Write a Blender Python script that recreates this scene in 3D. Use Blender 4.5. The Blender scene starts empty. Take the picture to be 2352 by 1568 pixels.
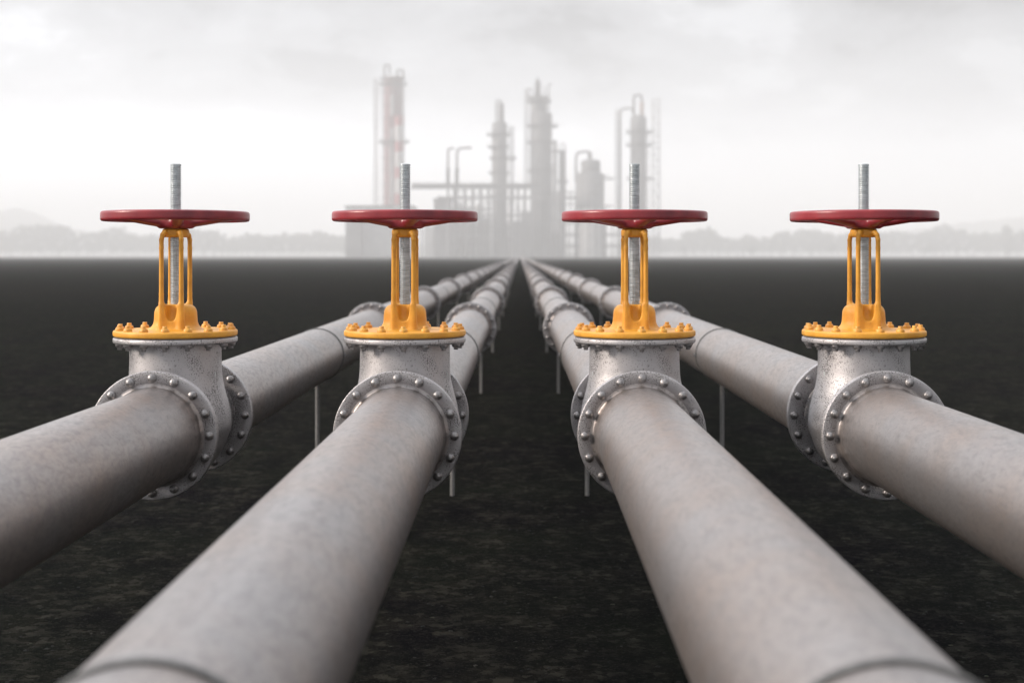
import bpy, math, random
import numpy as np
from mathutils import Vector, Matrix

R = math.radians
K = 0.0015                     # metres per layout unit
F = 3267.0                     # focal length in layout units
D = F * K                      # distance of the row of valves
CAMH = 934 * K                 # camera height above the ground
AX = 548 * K                   # height of the pipe axes above the ground
rng = np.random.default_rng(7)
random.seed(7)
sc = bpy.context.scene
col = sc.collection

# ---------------------------------------------------------------- camera
cd = bpy.data.cameras.new('camera'); cam = bpy.data.objects.new('camera', cd); col.objects.link(cam)
cam.location = (0, 0, CAMH); cam.rotation_euler = (R(90), 0, 0)
cd.lens = 50; cd.sensor_width = 36; cd.sensor_fit = 'HORIZONTAL'
cd.shift_x = -17.75 / 2352; cd.shift_y = -196.0 / 2352
cd.clip_start = 0.02; cd.clip_end = 20000
cd.dof.use_dof = True; cd.dof.focus_distance = D * 0.985
cd.dof.aperture_fstop = 2.9
sc.camera = cam

# ---------------------------------------------------------------- world
SUN_EL, SUN_AZ = 24, -102       # azimuth from +Y, clockwise positive (to the right)
w = bpy.data.worlds.new('World'); sc.world = w; w.use_nodes = True
nt = w.node_tree; nt.nodes.clear()
def N(nt, t, **kw):
    n = nt.nodes.new(t)
    for k, v in kw.items(): setattr(n, k, v)
    return n
def ramp(nt, pts, interp='LINEAR'):
    n = nt.nodes.new('ShaderNodeValToRGB'); n.color_ramp.interpolation = interp
    e = n.color_ramp.elements
    while len(e) < len(pts): e.new(0.5)
    for i, (p, c) in enumerate(pts):
        e[i].position = p
        if not isinstance(c, (tuple, list)): c = (c, c, c)
        e[i].color = (*c, 1)
    return n
out = N(nt, 'ShaderNodeOutputWorld')
sky = N(nt, 'ShaderNodeTexSky', sky_type='NISHITA')
sky.sun_disc = False; sky.sun_elevation = R(SUN_EL); sky.sun_rotation = R(SUN_AZ)
sky.air_density = 1.0; sky.dust_density = 4.0
bgS = N(nt, 'ShaderNodeBackground'); bgS.inputs['Strength'].default_value = 0.05
nt.links.new(sky.outputs[0], bgS.inputs['Color'])
# overcast deck: brightness over the elevation, streaked with cloud
tc = N(nt, 'ShaderNodeTexCoord'); sx = N(nt, 'ShaderNodeSeparateXYZ')
nt.links.new(tc.outputs['Generated'], sx.inputs[0])
el = ramp(nt, [(0.0, 0.40), (0.03, 0.40), (0.07, 0.32), (0.11, 0.20), (0.175, 0.156), (0.30, 0.19), (0.6, 0.46), (1.0, 0.68)])
nt.links.new(sx.outputs['Z'], el.inputs['Fac'])
mp = N(nt, 'ShaderNodeMapping'); mp.inputs['Scale'].default_value = (1.0, 1.0, 2.1)
nt.links.new(tc.outputs['Generated'], mp.inputs['Vector'])
ns = N(nt, 'ShaderNodeTexNoise'); ns.inputs['Scale'].default_value = 6.5; ns.inputs['Detail'].default_value = 8; ns.inputs['Roughness'].default_value = 0.56
ns.inputs['Distortion'].default_value = 0.15
nt.links.new(mp.outputs[0], ns.inputs['Vector'])
cl = ramp(nt, [(0.36, 0.66), (0.46, 0.92), (0.53, 1.03), (0.62, 1.36)], 'EASE')
nt.links.new(ns.outputs['Fac'], cl.inputs['Fac'])
# clouds read stronger higher up
mr = N(nt, 'ShaderNodeMapRange'); mr.inputs[1].default_value = 0.05; mr.inputs[2].default_value = 0.17
nt.links.new(sx.outputs['Z'], mr.inputs[0])
mxc = N(nt, 'ShaderNodeMix', data_type='RGBA'); mxc.inputs[6].default_value = (1, 1, 1, 1)
nt.links.new(mr.outputs[0], mxc.inputs[0]); nt.links.new(cl.outputs[0], mxc.inputs[7])
mul = N(nt, 'ShaderNodeMix', data_type='RGBA', blend_type='MULTIPLY'); mul.inputs[0].default_value = 1
nt.links.new(el.outputs[0], mul.inputs[6]); nt.links.new(mxc.outputs[2], mul.inputs[7])
tint = N(nt, 'ShaderNodeMix', data_type='RGBA', blend_type='MULTIPLY'); tint.inputs[0].default_value = 1
tint.inputs[7].default_value = (0.965, 0.985, 1.03, 1)
# deck brightness shaped to shade pipes: raised left, lowered right and behind viewer
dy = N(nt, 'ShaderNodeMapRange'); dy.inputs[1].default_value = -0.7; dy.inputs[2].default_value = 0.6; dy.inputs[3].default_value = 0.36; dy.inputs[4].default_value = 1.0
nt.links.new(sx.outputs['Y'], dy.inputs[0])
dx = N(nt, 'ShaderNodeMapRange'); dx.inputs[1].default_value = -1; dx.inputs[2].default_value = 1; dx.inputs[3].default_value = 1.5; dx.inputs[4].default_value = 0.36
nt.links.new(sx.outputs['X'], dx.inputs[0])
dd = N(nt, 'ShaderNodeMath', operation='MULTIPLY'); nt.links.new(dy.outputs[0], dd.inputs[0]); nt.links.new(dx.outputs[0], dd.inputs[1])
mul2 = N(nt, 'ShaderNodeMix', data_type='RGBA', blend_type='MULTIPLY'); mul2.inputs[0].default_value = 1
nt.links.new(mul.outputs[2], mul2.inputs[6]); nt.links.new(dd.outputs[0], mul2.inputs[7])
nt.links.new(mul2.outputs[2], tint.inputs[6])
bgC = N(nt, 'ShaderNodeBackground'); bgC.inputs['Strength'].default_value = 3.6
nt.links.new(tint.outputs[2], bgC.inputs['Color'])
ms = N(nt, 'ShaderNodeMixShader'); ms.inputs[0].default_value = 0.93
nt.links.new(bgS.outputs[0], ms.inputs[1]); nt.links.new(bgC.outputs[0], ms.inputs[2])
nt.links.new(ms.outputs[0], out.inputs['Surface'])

# ---------------------------------------------------------------- sun
ld = bpy.data.lights.new('sun', 'SUN'); lo = bpy.data.objects.new('sun', ld); col.objects.link(lo)
ld.energy = 3.5; ld.angle = R(14); ld.color = (1.0, 0.88, 0.77)
a, e = R(SUN_AZ), R(SUN_EL)
sd = Vector((math.sin(a) * math.cos(e), math.cos(a) * math.cos(e), math.sin(e)))
lo.rotation_euler = sd.to_track_quat('Z', 'Y').to_euler(); lo.location = (-5, 0, 8)

sc.view_settings.view_transform = 'Standard'; sc.view_settings.look = 'None'
sc.view_settings.exposure = 0.42; sc.view_settings.gamma = 1
sc.render.engine = 'CYCLES'
sc.cycles.use_denoising = True
sc.cycles.max_bounces = 8; sc.cycles.volume_bounces = 3; sc.cycles.diffuse_bounces = 3; sc.cycles.glossy_bounces = 3
sc.cycles.sample_clamp_indirect = 4

# ---------------------------------------------------------------- materials
def mat(name):
    m = bpy.data.materials.new(name); m.use_nodes = True
    t = m.node_tree; b = t.nodes['Principled BSDF']
    return m, t, b
def link(t, a, b): t.links.new(a, b)
def noise(t, vec, scale, detail=4, rough=0.5, dist=0.0):
    n = t.nodes.new('ShaderNodeTexNoise'); n.inputs['Scale'].default_value = scale
    n.inputs['Detail'].default_value = detail; n.inputs['Roughness'].default_value = rough; n.inputs['Distortion'].default_value = dist
    link(t, vec, n.inputs['Vector']); return n
def mixc(t, fac, a, b, blend='MIX'):
    n = t.nodes.new('ShaderNodeMix'); n.data_type = 'RGBA'; n.blend_type = blend
    for i, v in ((0, fac), (6, a), (7, b)):
        if isinstance(v, bpy.types.NodeSocket): link(t, v, n.inputs[i])
        elif i == 0: n.inputs[0].default_value = v
        else: n.inputs[i].default_value = (*v, 1)
    return n.outputs[2]
def bump(t, b, h, strength, dist):
    n = t.nodes.new('ShaderNodeBump'); n.inputs['Strength'].default_value = strength; n.inputs['Distance'].default_value = dist
    link(t, h, n.inputs['Height']); link(t, n.outputs[0], b.inputs['Normal']); return n
def coord(t, scale=(1, 1, 1), rnd=False):
    c = t.nodes.new('ShaderNodeTexCoord'); m = t.nodes.new('ShaderNodeMapping'); m.inputs['Scale'].default_value = scale
    link(t, c.outputs['Object'], m.inputs['Vector'])
    if rnd:
        oi = t.nodes.new('ShaderNodeObjectInfo'); mm = t.nodes.new('ShaderNodeMath'); mm.operation = 'MULTIPLY'; mm.inputs[1].default_value = 37.0
        link(t, oi.outputs['Random'], mm.inputs[0]); link(t, mm.outputs[0], m.inputs['Location'])
    return m.outputs[0]

def cast_grey():
    m, t, b = mat('cast_grey_paint'); v = coord(t)
    big = noise(t, v, 14, 3); fine = noise(t, v, 420, 2, 0.5); spot = noise(t, v, 230, 3, 0.62)
    base = mixc(t, big.outputs['Fac'], (0.36, 0.34, 0.345), (0.54, 0.53, 0.54))
    # dark pits, denser in patches
    pz = noise(t, v, 11, 2)
    pr = ramp(t, [(0.38, 0.0), (0.62, 0.12)]); link(t, pz.outputs['Fac'], pr.inputs[0])
    ad = t.nodes.new('ShaderNodeMath'); ad.operation = 'ADD'; link(t, spot.outputs['Fac'], ad.inputs[0]); link(t, pr.outputs[0], ad.inputs[1])
    sr = ramp(t, [(0.612, 0.0), (0.675, 0.85)]); link(t, ad.outputs[0], sr.inputs[0])
    c = mixc(t, sr.outputs[0], base, (0.10, 0.095, 0.09))
    link(t, c, b.inputs['Base Color'])
    b.inputs['Metallic'].default_value = 0.7
    rr = ramp(t, [(0.3, 0.33), (0.7, 0.46)]); link(t, big.outputs['Fac'], rr.inputs[0]); link(t, rr.outputs[0], b.inputs['Roughness'])
    h = t.nodes.new('ShaderNodeMath'); h.operation = 'MULTIPLY_ADD'; link(t, sr.outputs[0], h.inputs[0]); h.inputs[1].default_value = -0.4; link(t, fine.outputs['Fac'], h.inputs[2])
    bump(t, b, h.outputs[0], 0.8, 0.0014)
    return m
def pipe_paint():
    m, t, b = mat('pipe_paint'); v = coord(t, rnd=True); vs = coord(t, (2.6, 0.9, 2.6), rnd=True)
    big = noise(t, v, 3.2, 4, 0.55); mid = noise(t, vs, 20, 6, 0.68, 0.6); fine = noise(t, coord(t, (1, 1, 1), True), 500, 2)
    c = mixc(t, ramp_out(t, big.outputs['Fac'], 0.35, 0.65), (0.35, 0.300, 0.276), (0.34, 0.322, 0.322))
    md = ramp(t, [(0.46, 0.0), (0.66, 1.0)]); link(t, mid.outputs['Fac'], md.inputs[0])
    mm = t.nodes.new('ShaderNodeMath'); mm.operation = 'MULTIPLY'; link(t, md.outputs[0], mm.inputs[0]); mm.inputs[1].default_value = 0.5
    c = mixc(t, mm.outputs[0], c, (0.18, 0.172, 0.175))
    # small pocks drawn out round the pipe
    pk = noise(t, coord(t, (1.0, 2.6, 1.0), True), 75, 4, 0.66)
    pr = ramp(t, [(0.535, 0.0), (0.64, 0.72)]); link(t, pk.outputs['Fac'], pr.inputs[0])
    c = mixc(t, pr.outputs[0], c, (0.13, 0.125, 0.12))
    link(t, c, b.inputs['Base Color'])
    b.inputs['Metallic'].default_value = 0.74
    rr = ramp(t, [(0.3, 0.29), (0.7, 0.46)]); link(t, mid.outputs['Fac'], rr.inputs[0]); link(t, rr.outputs[0], b.inputs['Roughness'])
    h = t.nodes.new('ShaderNodeMath'); h.operation = 'MULTIPLY_ADD'; link(t, mid.outputs['Fac'], h.inputs[0]); h.inputs[1].default_value = 1.2; link(t, fine.outputs['Fac'], h.inputs[2])
    bump(t, b, h.outputs[0], 0.35, 0.0016)
    return m
def ramp_out(t, s, a, b_):
    r = ramp(t, [(a, 0.0), (b_, 1.0)]); link(t, s, r.inputs[0]); return r.outputs[0]
def yellow_paint():
    m, t, b = mat('yellow_paint'); v = coord(t)
    big = noise(t, v, 16, 4, 0.6); fine = noise(t, v, 620, 2); mid = noise(t, v, 120, 4, 0.65)
    c = mixc(t, ramp_out(t, big.outputs['Fac'], 0.35, 0.68), (0.78, 0.385, 0.042), (0.62, 0.27, 0.026))
    c = mixc(t, ramp_out(t, mid.outputs['Fac'], 0.62, 0.80), c, (0.36, 0.14, 0.02))
    link(t, c, b.inputs['Base Color']); b.inputs['Roughness'].default_value = 0.46
    b.inputs['Specular IOR Level'].default_value = 0.45
    bump(t, b, fine.outputs['Fac'], 0.40, 0.0007)
    return m
def yellow_bolt():
    m, t, b = mat('weathered_yellow_bolt'); v = coord(t, rnd=True)
    n1 = noise(t, v, 70, 3, 0.6)
    c = mixc(t, ramp_out(t, n1.outputs['Fac'], 0.35, 0.65), (0.74, 0.38, 0.06), (0.62, 0.27, 0.045))
    link(t, c, b.inputs['Base Color']); b.inputs['Roughness'].default_value = 0.42
    bump(t, b, noise(t, v, 500, 2).outputs['Fac'], 0.3, 0.0006)
    return m
def red_paint():
    m, t, b = mat('red_paint'); v = coord(t)
    big = noise(t, v, 9, 4, 0.6); fine = noise(t, v, 380, 2)
    c = mixc(t, ramp_out(t, big.outputs['Fac'], 0.35, 0.68), (0.30, 0.030, 0.038), (0.17, 0.017, 0.026))
    link(t, c, b.inputs['Base Color']); b.inputs['Roughness'].default_value = 0.31
    b.inputs['Specular IOR Level'].default_value = 0.5
    bump(t, b, fine.outputs['Fac'], 0.32, 0.0010)
    return m
def steel(name, c0, c1, rough, metal, sc_=60, st=(1, 1, 1)):
    m, t, b = mat(name); v = coord(t, st, rnd=True)
    n1 = noise(t, v, sc_, 4, 0.6)
    link(t, mixc(t, ramp_out(t, n1.outputs['Fac'], 0.35, 0.65), c0, c1), b.inputs['Base Color'])
    b.inputs['Roughness'].default_value = rough; b.inputs['Metallic'].default_value = metal
    bump(t, b, noise(t, v, sc_ * 7, 2).outputs['Fac'], 0.3, 0.0008)
    return m
M = {'cast': cast_grey(), 'pipe': pipe_paint(), 'yellow': yellow_paint(), 'ybolt': yellow_bolt(), 'red': red_paint(),
     'stem': steel('galvanised_steel', (0.60, 0.64, 0.66), (0.36, 0.40, 0.415), 0.34, 0.6, 28, (1, 1, 7)),
     'bolt': steel('cast_bolt', (0.34, 0.33, 0.33), (0.20, 0.19, 0.19), 0.38, 0.75, 120),
     'band': steel('dark_band', (0.10, 0.10, 0.10), (0.16, 0.16, 0.155), 0.5, 0.4),
     'post': steel('grey_post', (0.17, 0.165, 0.16), (0.24, 0.235, 0.23), 0.5, 0.35),
     'mark': steel('pale_grey', (0.55, 0.58, 0.58), (0.48, 0.50, 0.51), 0.5, 0.0)}

# ---------------------------------------------------------------- mesh helpers
def me_from(name, V, Fc, smooth=True, scale=K, material=None):
    me = bpy.data.meshes.new(name)
    V = np.asarray(V, dtype=np.float64) * scale
    if isinstance(Fc, np.ndarray) and Fc.ndim == 2:
        k = Fc.shape[1]; n = len(Fc)
        me.vertices.add(len(V)); me.vertices.foreach_set('co', V.astype(np.float32).ravel())
        me.loops.add(n * k); me.loops.foreach_set('vertex_index', Fc.astype(np.int32).ravel())
        me.polygons.add(n); me.polygons.foreach_set('loop_start', np.arange(0, n * k, k, dtype=np.int32))
        me.update(calc_edges=True); me.validate()
    else:
        me.from_pydata([tuple(v) for v in V], [], [tuple(int(i) for i in f) for f in Fc])
    me.polygons.foreach_set('use_smooth', [smooth] * len(me.polygons))
    if material: me.materials.append(material)
    me.update()
    return me
def ob(name, me, parent=None, loc=(0, 0, 0), rot=(0, 0, 0)):
    o = bpy.data.objects.new(name, me); col.objects.link(o)
    if parent: o.parent = parent
    o.location = loc; o.rotation_euler = rot
    return o
def tag(o, label=None, cat=None, group=None, kind=None):
    if label: o['label'] = label
    if cat: o['category'] = cat
    if group: o['group'] = group
    if kind: o['kind'] = kind
    return o
class MB:
    def __init__(s): s.V = []; s.F = []
    def add(s, V, Fc):
        b = len(s.V); s.V += [tuple(v) for v in V]; s.F += [tuple(i + b for i in f) for f in Fc]
    def lathe(s, prof, seg=48, axis='z', org=(0, 0, 0), mod=None):
        """profile of (radius, height); closed caps where the radius is 0"""
        V = []; Fc = []
        for (r, h) in prof:
            for i in range(seg):
                an = 2 * math.pi * i / seg
                rr = r * (mod(an, h) if mod else 1)
                x, y = rr * math.cos(an), rr * math.sin(an)
                if axis == 'z': p = (x, y, h)
                elif axis == 'y': p = (x, h, y)
                else: p = (h, x, y)
                V.append((p[0] + org[0], p[1] + org[1], p[2] + org[2]))
        n = len(prof)
        for j in range(n - 1):
            for i in range(seg):
                q = (j * seg + i, j * seg + (i + 1) % seg, (j + 1) * seg + (i + 1) % seg, (j + 1) * seg + i)
                Fc.append(q if axis == 'z' else q[::-1] if axis == 'y' else q)
        s.add(V, Fc)
    def box(s, x0, x1, y0, y1, z0, z1):
        V = [(x, y, z) for x in (x0, x1) for y in (y0, y1) for z in (z0, z1)]
        s.add(V, [(0, 1, 3, 2), (4, 6, 7, 5), (0, 4, 5, 1), (2, 3, 7, 6), (0, 2, 6, 4), (1, 5, 7, 3)])
    def tube(s, pts, r, seg=10):
        pts = [Vector(p) for p in pts]; V = []; Fc = []
        up = Vector((0.13, 0.21, 0.97))
        for i, p in enumerate(pts):
            d = (pts[min(i + 1, len(pts) - 1)] - pts[max(i - 1, 0)]).normalized()
            if abs(d.dot(up)) > 0.95: a_ = d.cross(Vector((0.9, 0.3, 0.1))).normalized()
            else: a_ = d.cross(up).normalized()
            if i and a_.dot(pa) < 0: a_ = -a_
            pa = a_; b_ = d.cross(a_).normalized()
            rr = r[i] if isinstance(r, (list, tuple)) else r
            for k in range(seg):
                an = 2 * math.pi * k / seg
                V.append(p + a_ * math.cos(an) * rr + b_ * math.sin(an) * rr)
        for j in range(len(pts) - 1):
            for k in range(seg):
                Fc.append((j * seg + k, j * seg + (k + 1) % seg, (j + 1) * seg + (k + 1) % seg, (j + 1) * seg + k))
        Fc.append(tuple(range(seg))[::-1]); Fc.append(tuple(range((len(pts) - 1) * seg, len(pts) * seg)))
        s.add(V, Fc)
    def mesh(s, name, material, smooth=True, scale=K, auto=None):
        me = me_from(name, s.V, s.F, smooth, scale, material)
        if auto: sharp(me, auto)
        return me
def sharp(me, deg):
    import bmesh
    bm = bmesh.new(); bm.from_mesh(me); bm.normal_update()
    for e_ in bm.edges:
        if len(e_.link_faces) == 2 and e_.calc_face_angle(0) > R(deg): e_.smooth = False
    bm.to_mesh(me); bm.free()

# signed distance field -> mesh (naive surface nets)
def nets(fn, lo, hi, h):
    ax = [np.arange(lo[i], hi[i] + h, h, dtype=np.float32) for i in range(3)]
    X, Y, Z = np.meshgrid(*ax, indexing='ij', sparse=True)
    f = np.broadcast_to(fn(X, Y, Z), (len(ax[0]), len(ax[1]), len(ax[2]))).astype(np.float32)
    s = f < 0
    nx, ny, nz = f.shape
    cnt = np.zeros((nx - 1, ny - 1, nz - 1), np.uint8); acc = np.zeros((nx - 1, ny - 1, nz - 1, 3), np.float32)
    sh = (nx - 1, ny - 1, nz - 1)
    for axis in range(3):
        o1, o2 = [i for i in range(3) if i != axis]
        for da in (0, 1):
            for db in (0, 1):
                st = [0, 0, 0]; st[o1] = da; st[o2] = db
                sl0 = tuple(slice(st[i], st[i] + sh[i]) for i in range(3))
                st2 = list(st); st2[axis] += 1
                sl1 = tuple(slice(st2[i], st2[i] + sh[i]) for i in range(3))
                cr = s[sl0] != s[sl1]
                idx = np.nonzero(cr)
                a0 = f[sl0][idx]; a1 = f[sl1][idx]
                tt = a0 / (a0 - a1)
                acc[idx + (np.full(len(tt), axis),)] += tt
                acc[idx + (np.full(len(tt), o1),)] += da
                acc[idx + (np.full(len(tt), o2),)] += db
                cnt[idx] += 1
    cells = np.nonzero(cnt)
    vid = np.full(sh, -1, np.int32); vid[cells] = np.arange(len(cells[0]))
    V = acc[cells] / cnt[cells][:, None] + np.stack(cells, 1)
    V = V * h + np.array(lo, np.float32)
    Q = []
    for axis in range(3):
        o1, o2 = [(1, 2), (2, 0), (0, 1)][axis]
        sl0 = [slice(1, -1)] * 3; sl1 = [slice(1, -1)] * 3
        sl0[axis] = slice(0, -1); sl1[axis] = slice(1, None)
        a0 = s[tuple(sl0)]; a1 = s[tuple(sl1)]
        for flip in (False, True):
            idx = np.nonzero((a0 & ~a1) if not flip else (~a0 & a1))
            if len(idx[0]) == 0: continue
            base = [idx[i] + (0 if i == axis else 1) for i in range(3)]
            def c(d1, d2):
                q = list(base); q[o1] = q[o1] - d1; q[o2] = q[o2] - d2
                return vid[tuple(q)]
            quad = np.stack([c(1, 1), c(0, 1), c(0, 0), c(1, 0)], 1)
            if flip: quad = quad[:, ::-1]
            Q.append(quad)
    Q = np.concatenate(Q); Q = Q[(Q >= 0).all(1)]
    return V, Q
def smin(a, b, k):
    h = np.clip(0.5 + 0.5 * (b - a) / k, 0, 1)
    return b * (1 - h) + a * h - k * h * (1 - h)
def smax(a, b, k): return -smin(-a, -b, k)
def d_cyl(r2, h2):            # r2: radial minus radius, h2: |h| minus half height
    return np.minimum(np.maximum(r2, h2), 0) + np.sqrt(np.maximum(r2, 0) ** 2 + np.maximum(h2, 0) ** 2)
def d_seg(X, Y, Z, a_, b_, r0, r1):
    a_ = np.array(a_, float); b_ = np.array(b_, float); d = b_ - a_
    t = np.clip(((X - a_[0]) * d[0] + (Y - a_[1]) * d[1] + (Z - a_[2]) * d[2]) / (d @ d), 0, 1)
    return np.sqrt((X - a_[0] - t * d[0]) ** 2 + (Y - a_[1] - t * d[1]) ** 2 + (Z - a_[2] - t * d[2]) ** 2) - (r0 + (r1 - r0) * t)

# ================================================================ setting: ground
def ground():
    S = 5600
    # fine near, coarse far: one sheet
    ys = np.concatenate([np.linspace(-40, 60, 101), np.geomspace(70, S, 30)])
    xs = np.concatenate([-np.geomspace(S, 45, 25), np.linspace(-40, 40, 81), np.geomspace(45, S, 25)])
    XX, YY = np.meshgrid(xs, ys, indexing='ij')
    ZZ = np.zeros_like(XX)
    V = np.stack([XX, YY, ZZ], -1).reshape(-1, 3)
    i, j = np.meshgrid(np.arange(len(xs) - 1), np.arange(len(ys) - 1), indexing='ij')
    n = len(ys); q = np.stack([i * n + j, (i + 1) * n + j, (i + 1) * n + j + 1, i * n + j + 1], -1).reshape(-1, 4)
    m, t, b = mat('dark_soil'); v = coord(t)
    big = noise(t, v, 0.55, 5, 0.6); mid = noise(t, v, 4.5, 6, 0.62); fine = noise(t, v, 55, 5, 0.7)
    vo = t.nodes.new('ShaderNodeTexVoronoi'); vo.inputs['Scale'].default_value = 26; link(t, v, vo.inputs['Vector'])
    vo.inputs['Randomness'].default_value = 1
    # irregular flecks: cells on warped coordinates
    wn = noise(t, v, 40, 3, 0.6); wv = t.nodes.new('ShaderNodeMix'); wv.data_type = 'RGBA'; wv.blend_type = 'LINEAR_LIGHT'; wv.inputs[0].default_value = 0.035
    link(t, v, wv.inputs[6]); link(t, wn.outputs['Color'], wv.inputs[7]); link(t, wv.outputs[2], vo.inputs['Vector'])
    vo2 = t.nodes.new('ShaderNodeTexVoronoi'); vo2.inputs['Scale'].default_value = 95; link(t, wv.outputs[2], vo2.inputs['Vector'])
    c = mixc(t, ramp_out(t, big.outputs['Fac'], 0.38, 0.62), (0.0052, 0.0050, 0.0060), (0.0076, 0.0088, 0.0072))
    c = mixc(t, ramp_out(t, mid.outputs['Fac'], 0.48, 0.74), c, (0.0125, 0.0120, 0.0100))
    cs = t.nodes.new('ShaderNodeSeparateColor'); link(t, vo.outputs['Color'], cs.inputs[0])
    a1 = ramp_out(t, cs.outputs[0], 0.52, 0.98); a3 = ramp_out(t, mid.outputs['Fac'], 0.38, 0.62)
    p = t.nodes.new('ShaderNodeMath'); p.operation = 'MULTIPLY'; link(t, a1, p.inputs[0]); link(t, a3, p.inputs[1])
    c = mixc(t, p.outputs[0], c, (0.030, 0.0285, 0.024))
    cs2 = t.nodes.new('ShaderNodeSeparateColor'); link(t, vo2.outputs['Color'], cs2.inputs[0])
    p3 = t.nodes.new('ShaderNodeMath'); p3.operation = 'MULTIPLY'; link(t, ramp_out(t, cs2.outputs[1], 0.6, 1.0), p3.inputs[0]); link(t, ramp_out(t, fine.outputs['Fac'], 0.4, 0.7), p3.inputs[1])
    c = mixc(t, p3.outputs[0], c, (0.031, 0.030, 0.025))
    link(t, c, b.inputs['Base Color']); b.inputs['Roughness'].default_value = 1.0; b.inputs['Specular IOR Level'].default_value = 0.0
    h = t.nodes.new('ShaderNodeMath'); h.operation = 'MULTIPLY_ADD'; link(t, mid.outputs['Fac'], h.inputs[0]); h.inputs[1].default_value = 2.0; link(t, fine.outputs['Fac'], h.inputs[2])
    bump(t, b, h.outputs[0], 0.7, 0.012)
    tag(ob('ground', me_from('ground', V, q, True, 1, m)), kind='structure')
ground()
def litter():
    """stone chips and leaf litter on the soil"""
    n = 26000
    y = 3.6 + 30 * rng.random(n) ** 1.6; x = (rng.random(n) - 0.5) * (3 + y * 0.85)
    s = (0.005 + 0.013 * rng.random(n) ** 2.5)
    V = np.zeros((n, 5, 3)); an = rng.random(n) * 6.283
    for k in range(4):
        r = s * (0.6 + 0.8 * rng.random(n)); V[:, k, 0] = x + r * np.cos(an + k * 1.571); V[:, k, 1] = y + r * np.sin(an + k * 1.571); V[:, k, 2] = -0.002
    V[:, 4, 0] = x + s * 0.2; V[:, 4, 1] = y; V[:, 4, 2] = s * (0.08 + 0.16 * rng.random(n))
    b = np.arange(n)[:, None] * 5
    Fc = np.concatenate([b + np.array([k, (k + 1) % 4, 4]) for k in range(4)])
    m, t, bs = mat('stone_chips'); g = t.nodes.new('ShaderNodeNewGeometry')
    r_ = ramp(t, [(0.0, (0.004, 0.004, 0.004)), (0.5, (0.011, 0.0105, 0.009)), (0.88, (0.019, 0.020, 0.012)), (0.982, (0.026, 0.024, 0.02)), (0.994, (0.09, 0.04, 0.017))], 'CONSTANT')
    link(t, g.outputs['Random Per Island'], r_.inputs[0]); link(t, r_.outputs[0], bs.inputs['Base Color']); bs.inputs['Roughness'].default_value = 0.9
    bs.inputs['Specular IOR Level'].default_value = 0.2
    tag(ob('gravel', me_from('gravel', V.reshape(-1, 3), Fc, False, 1, m)), 'dark stone chips and leaf flecks scattered over the black soil', 'gravel', kind='stuff')
litter()

# ================================================================ valve
XS = [-790.0, -263.35, 263.35, 790.0]
NAMES = ['outer left', 'inner left', 'inner right', 'outer right']
RF = 139.0; RP = 101.0; RB = 123.0

def sdf_body(X, Y, Z):
    # across pipe: axis y, z=0; neck: axis z
    rx = np.sqrt(X * X + Z * Z)
    hor = d_cyl(rx - 95, np.abs(Y) - 205)
    ell = (np.sqrt((X / 121) ** 2 + (Y / 128) ** 2 + (Z / 124) ** 2) - 1) * 122
    rn = np.sqrt(X * X + Y * Y)
    neck = d_cyl(rn - (103.0 + 5.0 * np.clip((150 - Z) / 150, 0, 1)), np.abs(Z - 94) - 94)
    b = smin(ell, neck, 38); b = smin(b, hor, 26)
    fl = d_cyl(rx - 134, np.abs(np.abs(Y) - 195) - 3.0)
    b = smin(b, fl, 13)
    bf = d_cyl(rn - 130, np.abs(Z - 195) - 3.0)
    return smin(b, bf, 12)
V, Q = nets(sdf_body, (-146, -212, -146), (146, 212, 204), 2.6)
ME_BODY = me_from('valve_body', V, Q, True, K, M['cast'])

def disc(r, y0, y1, inner=0.0, rd=2.6, axis='y', material=None, name='flange', seg=96):
    b = MB(); p = []
    p.append((inner, y0)); p.append((r - rd, y0))
    for k in range(1, 5):
        a_ = k / 4 * math.pi / 2; p.append((r - rd + rd * math.sin(a_), y0 + rd * (1 - math.cos(a_))))
    for k in range(0, 5):
        a_ = k / 4 * math.pi / 2; p.append((r - rd + rd * math.cos(a_), y1 - rd * (1 - math.sin(a_))))
    p.append((inner, y1))
    if inner > 0: p.append((inner, y0))
    b.lathe(p, seg, axis)
    me = b.mesh(name, material or M['cast'], auto=50)
    fix(me); return me
def fix(me):
    import bmesh
    bm = bmesh.new(); bm.from_mesh(me); bmesh.ops.remove_doubles(bm, verts=bm.verts, dist=1e-6)
    bmesh.ops.recalc_face_normals(bm, faces=bm.faces); bm.to_mesh(me); bm.free()
ME_VF_FRONT = disc(RF, -198.5, -188.5, 90); ME_VF_REAR = disc(RF, 188.5, 198.5 + 0, 90)
ME_BF = disc(139.6, 188.0, 201.0, 60, 4.2, 'z', name='bonnet_flange')
ME_GASKET = disc(134.0, 200.5, 203.8, 60, 0.6, 'z', M['band'], 'gasket')

def nut_prof(h0, sgn):
    P = [(0.0, 0), (9.9, 0), (10.0, 1.0), (9.9, 4.2), (9.2, 6.2), (7.8, 7.9), (5.6, 8.8), (5.3, 9.0), (5.3, 13.3), (4.7, 14.0), (0, 14.1)]
    return [(r, h0 + sgn * h) for r, h in P]
def hexmod(a_, h):
    return 1 - 0.045 * (0.5 + 0.5 * math.cos(6 * a_))
def bolt_mesh(name, material, axis, sgns):
    b = MB()
    for h0, s_ in sgns: b.lathe(nut_prof(h0, s_), 24, axis, mod=hexmod)
    h_ = sorted(h for h, _ in sgns)
    if len(h_) == 2: b.lathe([(4, h_[0]), (4, h_[1])], 10, axis)
    me = b.mesh(name, material, auto=55); fix(me); return me
ME_FBOLT = bolt_mesh('bolt', M['bolt'], 'y', [(-10.2, -1), (10.2, 1)])      # centred on the joint
ME_YBOLT = bolt_mesh('bonnet_bolt', M['ybolt'], 'z', [(0, 1)])
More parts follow.
